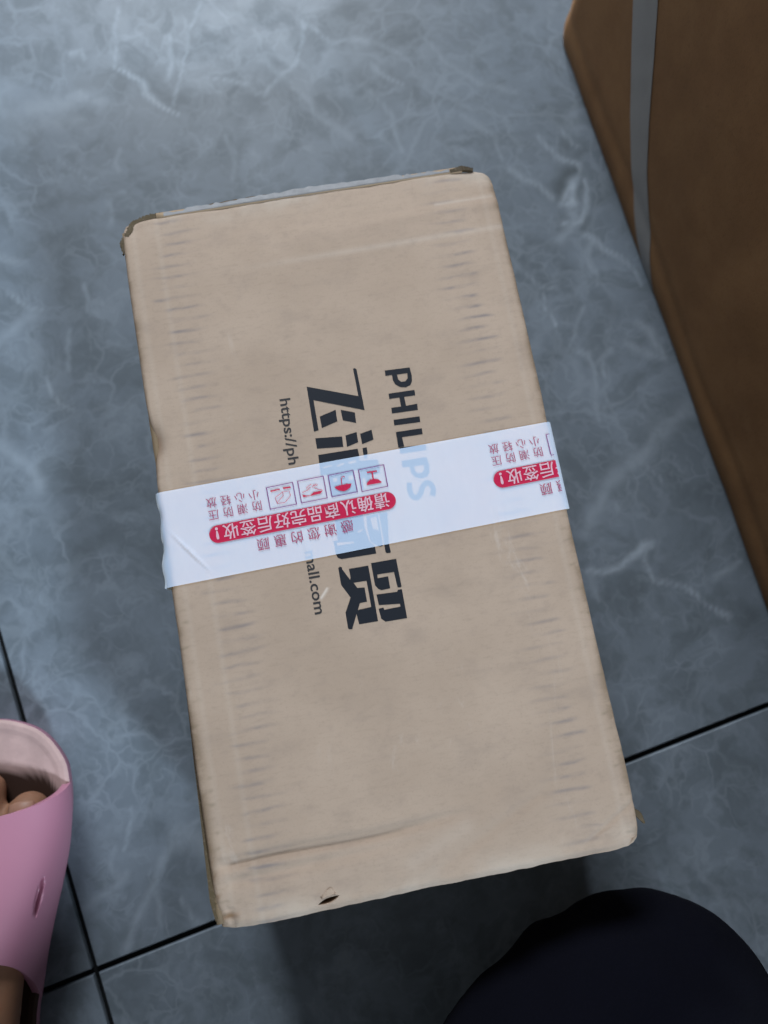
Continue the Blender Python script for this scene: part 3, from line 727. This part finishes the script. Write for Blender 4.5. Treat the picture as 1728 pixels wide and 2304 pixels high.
# ---- print on the lid
def flat_mesh(name, polys, z0, zf=None):
    """polys: list of (outer, holes) in millimetres on the lid"""
    if len(polys) > 1 and not any(h for _, h in polys):
        V, F = [], []
        for k, pl in enumerate(polys):
            m1 = flat_mesh(name, [pl], z0)
            b = len(V)
            V += [(v.co.x, v.co.y, z0 + k * 3e-6) for v in m1.vertices]
            F += [tuple(i + b for i in p.vertices) for p in m1.polygons]
            bpy.data.meshes.remove(m1)
        return mesh(name, V, F, False)
    cu = bpy.data.curves.new(name, 'CURVE')
    cu.dimensions = '2D'
    cu.fill_mode = 'BOTH'
    for outer, holes in polys:
        for ring in [outer] + list(holes):
            sp = cu.splines.new('POLY')
            sp.points.add(len(ring) - 1)
            for p, q in zip(sp.points, ring):
                p.co = (q[0] * .001, q[1] * .001, 0, 1)
            sp.use_cyclic_u = True
    o = bpy.data.objects.new(name, cu)
    COL.objects.link(o)
    bpy.context.view_layer.update()
    me = bpy.data.meshes.new_from_object(o.evaluated_get(bpy.context.evaluated_depsgraph_get()))
    bpy.data.objects.remove(o)
    bpy.data.curves.remove(cu)
    for v in me.vertices:
        v.co.z = z0
    me.name = name
    me.materials.clear()
    return me


def text_mesh(body, bold=0.0):
    cu = bpy.data.curves.new("text", 'FONT')
    cu.body = body
    cu.offset = bold
    cu.resolution_u = 3
    o = bpy.data.objects.new("text", cu)
    COL.objects.link(o)
    bpy.context.view_layer.update()
    me = bpy.data.meshes.new_from_object(o.evaluated_get(bpy.context.evaluated_depsgraph_get()))
    bpy.data.objects.remove(o)
    bpy.data.curves.remove(cu)
    co = np.zeros(len(me.vertices) * 3)
    me.vertices.foreach_get('co', co)
    co = co.reshape(-1, 3)
    fs = [tuple(p.vertices) for p in me.polygons]
    bpy.data.meshes.remove(me)
    return co, fs


ZP = H + 0.00015
for name, polys in (("printed_wordmark", BLACK[:7]), ("printed_company_name", BLACK[7:])):
    link(name, flat_mesh(name, polys, ZP), [MAT['ink']], lid)


def url_piece(body, p0, p1, em):
    co, fs = text_mesh(body, 0.012)
    p0, p1 = np.array(p0), np.array(p1)
    d = p1 - p0
    ln_ = np.linalg.norm(d)
    d /= ln_
    up = np.array([-d[1], d[0]])
    x0, x1 = co[:, 0].min(), co[:, 0].max()
    q = p0 + np.outer((co[:, 0] - x0) / (x1 - x0) * ln_, d) + np.outer(co[:, 1] * em, up)
    v = np.column_stack([q * .001, np.full(len(q), ZP)])
    link("printed_web_address", mesh("printed_web_address", v, fs, False), [MAT['url']], lid)


URLD = (np.array(URL[1][1]) - np.array(URL[0][0]))
url_piece("https://ph", URL[0][0], URL[0][1], 7.9)
url_piece("mall.com", URL[1][0], URL[1][1], 7.9)

# ---- tape
nT, mT = 230, 40


def tape_center(x):
    return 0.00811 + 0.0115 * x


def tape_point(s, t_):
    """s along the tape in metres from the middle of the lid, t_ in -1 (front) .. 1 (back)"""
    x = np.clip(s, -W / 2, W / 2)
    y = tape_center(s) + t_ * (0.02395 - 0.004 * s)
    z = lid_z(x * 0.965, y) + 0.0005
    hw = W / 2
    over = np.maximum(np.abs(s) - (hw - 0.003), 0)          # length past the start of the bend
    left = s < 0
    loose = np.where(left, 0.0013 + 0.0026 * sstep(0.3, -1.0, t_) + 0.0005 * np.sin(t_ * 9), 0.0016)
    # bend: quarter turn then down the side
    bl = 0.007
    ph = np.clip(over / bl, 0, 1) * (np.pi / 2)
    xr = (hw - 0.003) + (0.003 + loose) * np.sin(ph)
    zr = H + 0.0005 - 0.0038 * (1 - np.cos(ph))
    down = np.maximum(over - bl, 0)
    zr = zr - down
    xr = xr - (loose * 0.8) * sstep(0, 0.035, down)
    xr = xr + np.where(left, 0.0004 * fbm(t_ * 6 + 3, s * 300, 3) * sstep(0.001, 0.006, over), 0)
    zz = np.where(over > 0, zr + 0 * z, z)
    xx = np.where(over > 0, np.sign(s) * xr, s)
    # wrinkles by the left fold
    wr = np.exp(-((t_ + 0.30 + (s + 0.092) * 55) / 0.035) ** 2) * sstep(-0.102, -0.092, s) * (1 - sstep(-0.090, -0.080, s))
    wr2 = np.exp(-((s - 0.066 + 0.001 * t_) / 0.0010) ** 2) * (1 - sstep(-0.75, -0.55, t_))
    wr3 = np.exp(-((s + 0.0335 + 0.001 * t_) / 0.0007) ** 2) * (1 - sstep(-0.75, -0.5, t_))
    zz = zz + 0.0014 * wr + 0.0004 * wr2 + 0.0003 * wr3
    return np.stack([xx, y, zz], -1)


TFLIP = False
s_ax = np.unique(np.concatenate([np.linspace(-W / 2 - 0.05, W / 2 + 0.05, nT), np.linspace(-W / 2 - 0.012, -W / 2 + 0.03, 90), np.linspace(W / 2 - 0.01, W / 2 + 0.01, 30)]))
s_, t_ = np.meshgrid(s_ax, np.linspace(-1, 1, mT), indexing='ij')
tape = link("packing_tape", grid_mesh("packing_tape", tape_point(s_, t_), True, TFLIP), [MAT['tape']], parcel)

ZR = H + 0.0009
XMAX = W / 2 - 0.0012
PER = np.array([148.2, 2.2])


def clip_flat(me):
    bm = bmesh.new()
    bm.from_mesh(me)
    bmesh.ops.bisect_plane(bm, geom=bm.verts[:] + bm.edges[:] + bm.faces[:], plane_co=(XMAX, 0, 0), plane_no=(1, 0, 0), clear_outer=True)
    bm.to_mesh(me)
    bm.free()
    return me


def set_lid_height(me, dz):
    for v in me.vertices:
        k = v.co.z - ZR
        v.co.z = k + dz + H


def place_glyphs(row):
    """row: list of (char, (x, y) centre mm, size mm); glyphs upside down along the tape"""
    V, F = [], []
    ang = math.pi + 0.0205
    c, s = math.cos(ang), math.sin(ang)
    for ch, (gx, gy), sz, bold in row:
        co, fs = text_mesh(ch, bold)
        mx = (co[:, 0].min() + co[:, 0].max()) / 2 if ch == '!' else 0.5
        q = (co[:, :2] - [mx, 0.38]) * sz
        q = np.column_stack([c * q[:, 0] - s * q[:, 1] + gx, s * q[:, 0] + c * q[:, 1] + gy])
        b = len(V)
        V += [(a * .001, d * .001, ZR) for a, d in q]
        F += [tuple(i + b for i in f) for f in fs]
    return V, F


def lerp_row(chars, p0, p1, sz, bold):
    n = len(chars)
    return [(ch, tuple(np.array(p0) + (np.array(p1) - np.array(p0)) * k / (n - 1)), sz, bold) for k, ch in enumerate(chars)]


def ring(c0, c1, r, n=14):
    c0, c1 = np.array(c0), np.array(c1)
    a = math.atan2(*(c1 - c0)[::-1])
    out = []
    for k in range(n + 1):
        th = a + math.pi / 2 + math.pi * k / n
        out.append(tuple(c0 + r * np.array([math.cos(th), math.sin(th)])))
    for k in range(n + 1):
        th = a - math.pi / 2 + math.pi * k / n
        out.append(tuple(c1 + r * np.array([math.cos(th), math.sin(th)])))
    return out


pill_row = lerp_row("请确认商品完好后签收", (8.79, 6.72), (-69.2, 5.00), 8.3, 0.010) + [('!', (-76.25, 4.75), 8.3, 0.03)]
thanks_row = lerp_row("感谢您的惠顾", (-10.9, -3.2), (-54.2, -4.45), 6.7, 0.004)
care_row = lerp_row("小心轻放", (-54.9, 21.25), (-76.8, 21.15), 5.6, 0.0) + lerp_row("防潮防压", (-54.3, 15.4), (-76.6, 14.75), 5.6, 0.0)


def shrink(q, k=0.45):
    c = np.mean(q, axis=0)
    q = np.array(q)
    d = q - c
    L_ = np.linalg.norm(d, axis=1)[:, None]
    return [tuple(p) for p in (q - d / L_ * k * 1.41)]


for rep in (0, 1):
    off = PER * rep
    sh = lambda ring_: [(p[0] + off[0], p[1] + off[1]) for p in ring_]
    parts = [("printed_banner", [(sh(ring((-75.77, 4.69), (11.5, 6.35), 4.55)), [])], 'red', 0.0),
             ("printed_icon_frame", [(sh(f), [sh(shrink(f))]) for f in FRAMES], 'purple', 0.0),
             ("printed_icon", [(sh(q), []) for q in RED], 'red', 0.0)]
    for nm, polys, mt, dz in parts:
        polys = [p for p in polys if min(q[0] for q in p[0]) < XMAX * 1000 - 0.3]
        if not polys:
            continue
        me = clip_flat(flat_mesh(nm, polys, ZR))
        set_lid_height(me, 0.0009)
        link(nm, me, [MAT[mt]], tape)
    for nm, row, mt, dz in (("printed_banner_text", pill_row, 'pinkwhite', 0.0011), ("printed_thanks_text", thanks_row, 'redtext', 0.0009), ("printed_care_text", care_row, 'redtext', 0.0009)):
        row = [(c, (p[0] + off[0], p[1] + off[1]), z, b) for c, p, z, b in row]
        row = [q for q in row if q[1][0] < XMAX * 1000 + 4]
        if not row:
            continue
        V, F = place_glyphs(row)
        me = clip_flat(mesh(nm, V, F, False))
        set_lid_height(me, dz)
        link(nm, me, [MAT[mt]], tape)

# ------------------------------------------------------------------ big carton
A0 = np.array([0.2132, 0.3495, 0.0])
E0 = np.array([0.09912193, -0.9950753, 0.0])
N0 = np.array([-0.9950753, -0.09912193, 0.0])
CL, CH, CWD = CART_LEN, 0.36, 0.42
carton = link("shipping_carton", None)
carton.location = (0, 0, 0)
tag(carton, "big dark brown cardboard carton with a grey strap, standing at the right of the parcel", "carton")


def face_pt(u, z, off):
    u, z, off = np.broadcast_arrays(np.asarray(u, float), z, off)
    return A0 + u[..., None] * E0 + off[..., None] * N0 + np.stack([0 * z, 0 * z, z], -1)


def carton_off(u, z):
    o = -0.0012 * np.exp(-(z / 0.005) ** 2) + 0.0004 * np.exp(-((z - 0.014) / 0.006) ** 2) - 0.0007 * np.exp(-((z - 0.024 + 0.003 * np.sin(u * 30)) / 0.005) ** 2)
    return o + 0.003 * np.sin(np.pi * np.clip(z / CH, 0, 1)) * np.sin(np.pi * np.clip(u / CL, 0, 1)) + 0.0005 * fbm(u * 30, z * 30, 61) + 0.0006 * fbm(u * 9 + z * 14, z * 4, 67)


def carton_front(s, t_):
    u = s * CL
    z = 0.0005 + t_ * CH
    off = carton_off(u, z)
    r = 0.002
    q = np.clip(r - u, 0, r)
    off = off - (r - np.sqrt(np.maximum(r * r - q * q, 0)))
    # crushed bottom corner
    u = u + 0.001 * np.exp(-((z) / 0.006) ** 2) * np.exp(-(u / 0.02) ** 2) - 0.0012 * np.exp(-((z - 0.022) / 0.014) ** 2) * np.exp(-(u / 0.015) ** 2)
    return face_pt(u, z, off)


def plane_wall(p0, p1):
    p0, p1 = np.array(p0, float), np.array(p1, float)

    def fn(s, t_):
        return p0 + s[..., None] * (p1 - p0) + np.stack([0 * t_, 0 * t_, 0.0005 + t_ * CH], -1)
    return fn


Pf0 = A0 - N0 * CWD
Pf1 = A0 + E0 * CL - N0 * CWD
wall("side_panel", carton_front, 150, 90, MAT['carton'], carton, 0.004, flip=False)
wall("side_panel", plane_wall(A0 - N0 * 0.008 + E0 * -0.001, Pf0 + E0 * -0.001), 8, 4, MAT['carton'], carton, 0.004)
wall("side_panel", plane_wall(Pf0 + E0 * 0.004, Pf1 - E0 * 0.004), 8, 4, MAT['carton'], carton, 0.004)
wall("side_panel", plane_wall(Pf1, A0 + E0 * CL - N0 * 0.006), 8, 4, MAT['carton'], carton, 0.004)
for k in range(2):
    a = (0.004, 0.4985)[k] * CWD
    b = (0.5015, 0.996)[k] * CWD
    q = [A0 + E0 * u - N0 * d + np.array([0, 0, CH + 0.003]) for u, d in ((0.004, a), (CL - 0.004, a), (CL - 0.004, b), (0.004, b))]
    o = link("top_flap", mesh("top_flap", q, [(0, 1, 2, 3)], False), [MAT['carton']], carton)
    md = o.modifiers.new("thickness", 'SOLIDIFY')
    md.thickness = 0.004
# strap: slack band running slantwise up the face
SL = [(0.2091, 0.0009), (0.2029, 0.0008), (0.1849, 0.0008), (0.1592, 0.0158), (0.1357, 0.0316), (0.108, 0.055), (0.0847, 0.0793), (0.064, 0.1026), (0.0185, 0.1539)]
SR = [(0.2111, 0.0008), (0.2082, 0.0018), (0.1924, 0.0148), (0.1694, 0.0329), (0.1476, 0.0495), (0.1237, 0.0758), (0.1032, 0.1012), (0.0843, 0.1242), (0.0427, 0.1748)]
tt = np.linspace(0, 8, 70)
ip = lambda Q: np.stack([np.interp(tt, range(9), [q[k] for q in Q]) for k in (0, 1)], -1)
l_, r_ = ip(SL), ip(SR)
for _ in range(3):
    for q in (l_, r_):
        q[1:-1] = (q[:-2] + 2 * q[1:-1] + q[2:]) / 4
rows = []
for f in np.linspace(0, 1, 7):
    q = l_ * (1 - f) + r_ * f
    rows.append(face_pt(q[:, 0], q[:, 1], carton_off(q[:, 0], q[:, 1]) + 0.0024 + 0.0002 * math.sin(f * math.pi)))
so = link("strap", grid_mesh("strap", np.stack(rows, 1)), [MAT['strap']], carton)


# ------------------------------------------------------------------ slipper
def spline(pts, n):
    P_ = np.array(pts, float)
    m = len(P_)
    out = []
    for i in range(m):
        p0, p1, p2, p3 = P_[(i - 1) % m], P_[i], P_[(i + 1) % m], P_[(i + 2) % m]
        for k in range(n):
            u = k / n
            out.append(.5 * (2 * p1 + (p2 - p0) * u + (2 * p0 - 5 * p1 + 4 * p2 - p3) * u ** 2 + (3 * p1 - p0 - 3 * p2 + p3) * u ** 3))
    return np.array(out)


slipper = link("slipper", None)
slipper.location = (-0.255, -0.2, 0)
tag(slipper, "pink open-toe rubber slipper on the left foot, at the left edge of the floor", "slipper")
OUT = [(-.243, -.0655), (-.2334, -.0662), (-.2232, -.0695), (-.2124, -.0755), (-.2053, -.083), (-.201, -.0908), (-.198, -.0992), (-.1976, -.108), (-.1983, -.118), (-.1998, -.128), (-.2022, -.140), (-.2053, -.152), (-.2107, -.168), (-.2163, -.183), (-.2228, -.202), (-.228, -.221), (-.232, -.237), (-.236, -.27), (-.243, -.30), (-.258, -.323), (-.277, -.330), (-.292, -.322), (-.300, -.30), (-.303, -.27), (-.305, -.24), (-.307, -.21), (-.308, -.18), (-.307, -.155), (-.303, -.13), (-.295, -.107), (-.284, -.089), (-.270, -.075), (-.256, -.067)]
OL = spline(OUT, 4)
cen = np.array([-0.255, -0.2])


def sole_mesh():
    rings = []
    nrm = np.gradient(np.vstack([OL[-1:], OL, OL[:1]]), axis=0)[1:-1]
    nrm = np.stack([-nrm[:, 1], nrm[:, 0]], -1)
    nrm /= np.linalg.norm(nrm, axis=1)[:, None]
    if ((OL + nrm * .001 - cen) ** 2).sum() < ((OL - cen) ** 2).sum():
        nrm = -nrm
    rock = lambda y: 0.006 * sstep(-0.13, -0.06, y)
    for ins, z in ((0.016, 0.0), (0.0125, 0.003), (0.0085, 0.009), (0.0012, 0.021), (0.0012, 0.0258), (0.003, 0.0270), (0.006, 0.0268), (0.009, 0.0258)):
        q = OL - nrm * ins
        rings.append(np.column_stack([q, z + rock(q[:, 1]) * (1 if z > 0.001 else 0.6)]))
    for f in (0.8, 0.6, 0.4, 0.2, 0.02):
        q = cen + (OL - nrm * 0.009 - cen) * f
        rings.append(np.column_stack([q, 0.0250 + 0.0007 * f + rock(q[:, 1])]))
    A_ = np.array(rings)
    A_ = np.concatenate([A_, A_[:, :1]], 1)
    return A_


SA = sole_mesh() - np.array([-0.255, -0.2, 0])
link("sole", grid_mesh("sole", SA[:5]), [MAT['slipper']], slipper)
def lattice(k):
    f = np.linspace(0, len(SA) - 1 - k, 60) + k
    i = np.minimum(f.astype(int), len(SA) - 2)
    return SA[i] * (1 - (f - i))[:, None, None] + SA[i + 1] * (f - i)[:, None, None]


INS = lattice(4)
insm = grid_mesh("insole", INS)
# shade around the toes, painted dark into the insole colour
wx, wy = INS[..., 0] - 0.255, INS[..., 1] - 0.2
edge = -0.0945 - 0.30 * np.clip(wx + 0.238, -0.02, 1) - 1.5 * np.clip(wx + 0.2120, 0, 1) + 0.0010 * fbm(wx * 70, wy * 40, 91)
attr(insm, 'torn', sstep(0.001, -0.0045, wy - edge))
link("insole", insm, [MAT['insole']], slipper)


def edge_x(y, right):
    side = OL[(OL[:, 0] > -0.258) == right] if False else None
    m = [p for p in OL if (p[0] > -0.262 - 0.05 * (0.2 + p[1]) * 0) == right and -0.32 < p[1] < -0.07]
    m = sorted(m, key=lambda p: p[1])
    return np.interp(y, [p[1] for p in m], [p[0] for p in m])


nu, nv = 110, 130
u_, v_ = np.meshgrid(np.linspace(0, 1, nu), np.linspace(0, 1, nv), indexing='ij')   # u left->right over the foot, v rear->front
side = np.abs(2 * u_ - 1)
yf = -0.1195 + 0.0085 * side ** 2.5
yr = -0.187 - 0.040 * side ** 2.6
yy = yr + (yf - yr) * v_
ex_l, ex_r = edge_x(yy, False), edge_x(yy, True)
hh = 0.0560 + 0.020 * sstep(-0.11, -0.2, yy)
th = np.pi * (1 - u_)
prof = np.abs(np.sin(th)) ** 0.85
xcos = np.sign(np.cos(th)) * np.abs(np.cos(th)) ** 0.92
xm = (ex_l + ex_r) / 2
hwid = (ex_r - ex_l) / 2 + 0.0002
zb = 0.0215 + 0.004 * sstep(-0.15, -0.10, yy)
zz = zb + (hh - zb) * prof
xx = xm + (hwid - 0.0010 * (1 - prof) ** 2) * xcos
# moulded slit on the inner side
sl = lens(xx, yy, -0.2156, -0.1672, R(72), 0.0120, 0.0011)
inn = 0.0045 * sstep(0.0, 0.7, sl) * (u_ > 0.5)
zz = zz - inn
xx = xx - inn * 0.6
zz = zz + 0.0015 * sstep(0.9, 1.0, v_) * 0
bandm = grid_mesh("upper_band", np.stack([xx + 0.255, yy + 0.2, zz], -1))
band = link("upper_band", bandm, [MAT['slipper']], slipper)
md = band.modifiers.new("thickness", 'SOLIDIFY')
md.thickness = 0.0045
md.offset = -1
md = band.modifiers.new("soft", 'BEVEL')
md.width = 0.0015
md.segments = 2
md.limit_method = 'ANGLE'


# ------------------------------------------------------------------ person
def capsules(chains, voxel, name):
    """tapered round limbs merged to one skin by a voxel remesh"""
    bm = bmesh.new()
    for chain in chains:
        for (p0, r0), (p1, r1) in zip(chain[:-1], chain[1:]):
            p0, p1 = Vector(p0), Vector(p1)
            d = (p1 - p0)
            ln_ = d.length
            rot = d.to_track_quat('Z', 'Y').to_matrix().to_4x4()
            segs = 20
            prof_ = []
            for k in range(7):
                a = -math.pi / 2 + math.pi / 2 * k / 6
                prof_.append((r0 * math.cos(a), r0 * math.sin(a)))
            for k in range(7):
                a = math.pi / 2 * k / 6
                prof_.append((r1 * math.cos(a), ln_ + r1 * math.sin(a)))
            rings = []
            for rr, h in prof_[1:-1]:
                rings.append([bm.verts.new(Matrix.Translation(p0) @ rot @ Vector((rr * math.cos(2 * math.pi * j / segs), rr * math.sin(2 * math.pi * j / segs), h))) for j in range(segs)])
            for a, b in zip(rings[:-1], rings[1:]):
                for j in range(segs):
                    bm.faces.new((a[j], a[(j + 1) % segs], b[(j + 1) % segs], b[j]))
            bm.faces.new(rings[0][::-1])
            bm.faces.new(rings[-1])
    me = bpy.data.meshes.new(name)
    bm.to_mesh(me)
    bm.free()
    o = bpy.data.objects.new(name, me)
    COL.objects.link(o)
    md = o.modifiers.new("r", 'REMESH')
    md.mode = 'VOXEL'
    md.voxel_size = voxel
    md2 = o.modifiers.new("s", 'SMOOTH')
    md2.iterations = 4
    md2.factor = 0.5
    bpy.context.view_layer.update()
    m2 = bpy.data.meshes.new_from_object(o.evaluated_get(bpy.context.evaluated_depsgraph_get()))
    bpy.data.objects.remove(o)
    bpy.data.meshes.remove(me)
    m2.name = name
    m2.polygons.foreach_set('use_smooth', [True] * len(m2.polygons))
    return m2


ANK, LKNEE, LHIP = (-.268, -.292, .095), (-.285, -.425, .46), (-.075, -.62, .235)
PEL, RHIP = (-.01, -.64, .25), (.075, -.62, .225)
RKNEE, RANK = KNEE, (.055, -.66, .055)
RTOE = (.06, -.76, .02)
toes = [((-.2200, -.1222, .0360), .0118, (-.2365, -.168, .0395), .0135),
        ((-.2412, -.1060, .0345), .0092, (-.249, -.165, .041), .012),
        ((-.2600, -.1130, .0340), .0082, (-.260, -.168, .040), .012),
        ((-.2735, -.1215, .0335), .0078, (-.270, -.172, .041), .011),
        ((-.2855, -.1330, .0330), .0072, (-.281, -.178, .038), .011)]
chains = []
for tp, tr, bp, br in toes:
    mid = tuple(a * .55 + b * .45 for a, b in zip(tp, bp))
    mid = (mid[0], mid[1], mid[2] + .003)
    chains.append([(tp, tr), (mid, tr * .97), (bp, br)])
    chains.append([(bp, br), ((-.265 + (bp[0] + .26) * .45, -.235, .050), .020)])
chains += [[((-.264, -.228, .056), .022), (ANK, .034)], [((-.262, -.225, .045), .022), ((-.272, -.305, .048), .025)],
           [(ANK, .036), ((-.27, -.31, .055), .029)],
           [(ANK, .034), ((-.277, -.335, .22), .046), (LKNEE, .052), ((-.19, -.515, .36), .065), (LHIP, .080)],
           [(LHIP, .085), (PEL, .10), (RHIP, .085)], [(PEL, .10), ((-.005, -.65, .36), .10)],
           [(RHIP, .078), ((.08, -.46, .14), .062), (RKNEE, .048)], [(RKNEE, .046), ((.07, -.45, .056), .05), (RANK, .036), (RTOE, .024)]]
bodym = capsules(chains, 0.0026, "person")
bodym.materials.append(MAT['skin'])
person = link("person", bodym)
tag(person, "person kneeling in dark navy trousers, bare foot in the pink slipper", "person")
tr_ch = [[((-.271, -.305, .14), .052), ((-.277, -.335, .22), .062), (LKNEE, .068), ((-.19, -.515, .36), .080), (LHIP, .095)],
         [(LHIP, .100), (PEL, .115), (RHIP, .100)], [(PEL, .115), ((-.005, -.65, .36), .115)],
         [(RHIP, .096)] + KCH, [(RKNEE, KR * .92), ((.07, -.45, .064), .062), ((.057, -.63, .058), .052)]]
trm = capsules(tr_ch, 0.005, "trousers")
co = np.zeros(len(trm.vertices) * 3)
nn = np.zeros(len(trm.vertices) * 3)
trm.vertices.foreach_get('co', co)
trm.vertices.foreach_get('normal', nn)
co, nn = co.reshape(-1, 3), nn.reshape(-1, 3)
dsp = 0.0025 * fbm(co[:, 0] * 28 + co[:, 2] * 12, co[:, 1] * 22 + co[:, 2] * 17, 51) + 0.0012 * np.sin((co[:, 0] + co[:, 1] * 0.7) * 150 + 3 * fbm(co[:, 0] * 15, co[:, 1] * 15, 53)) * sstep(-.1, .5, fbm(co[:, 0] * 12, co[:, 1] * 12, 57))
co = co + nn * dsp[:, None]
co[:, 2] = np.maximum(co[:, 2], 0.001)
trm.vertices.foreach_set('co', co.reshape(-1).astype(np.float32))
trm.update()
trm.materials.append(MAT['trousers'])
link("trousers", trm, (), person)
# toenail of the big toe
n1, n2 = np.meshgrid(np.linspace(-1, 1, 13), np.linspace(-1, 1, 11), indexing='ij')
nx = n1 * 0.0076 * np.sqrt(np.clip(1 - 0.15 * n2 ** 2, 0, 1))
ny = -.1190 + n2 * 0.0045 - 0.0012 * n1 ** 2
nz = .0360 + np.sqrt(np.clip(0.0119 ** 2 - nx ** 2 - np.clip(ny + .1222, 0, 1) ** 2, 1e-7, 1)) + 0.0002
nl = link("toenail", grid_mesh("toenail", np.stack([nx - .2205, ny, nz], -1)), [MAT['nail']], person)
md = nl.modifiers.new("thickness", 'SOLIDIFY')
md.thickness = 0.0008
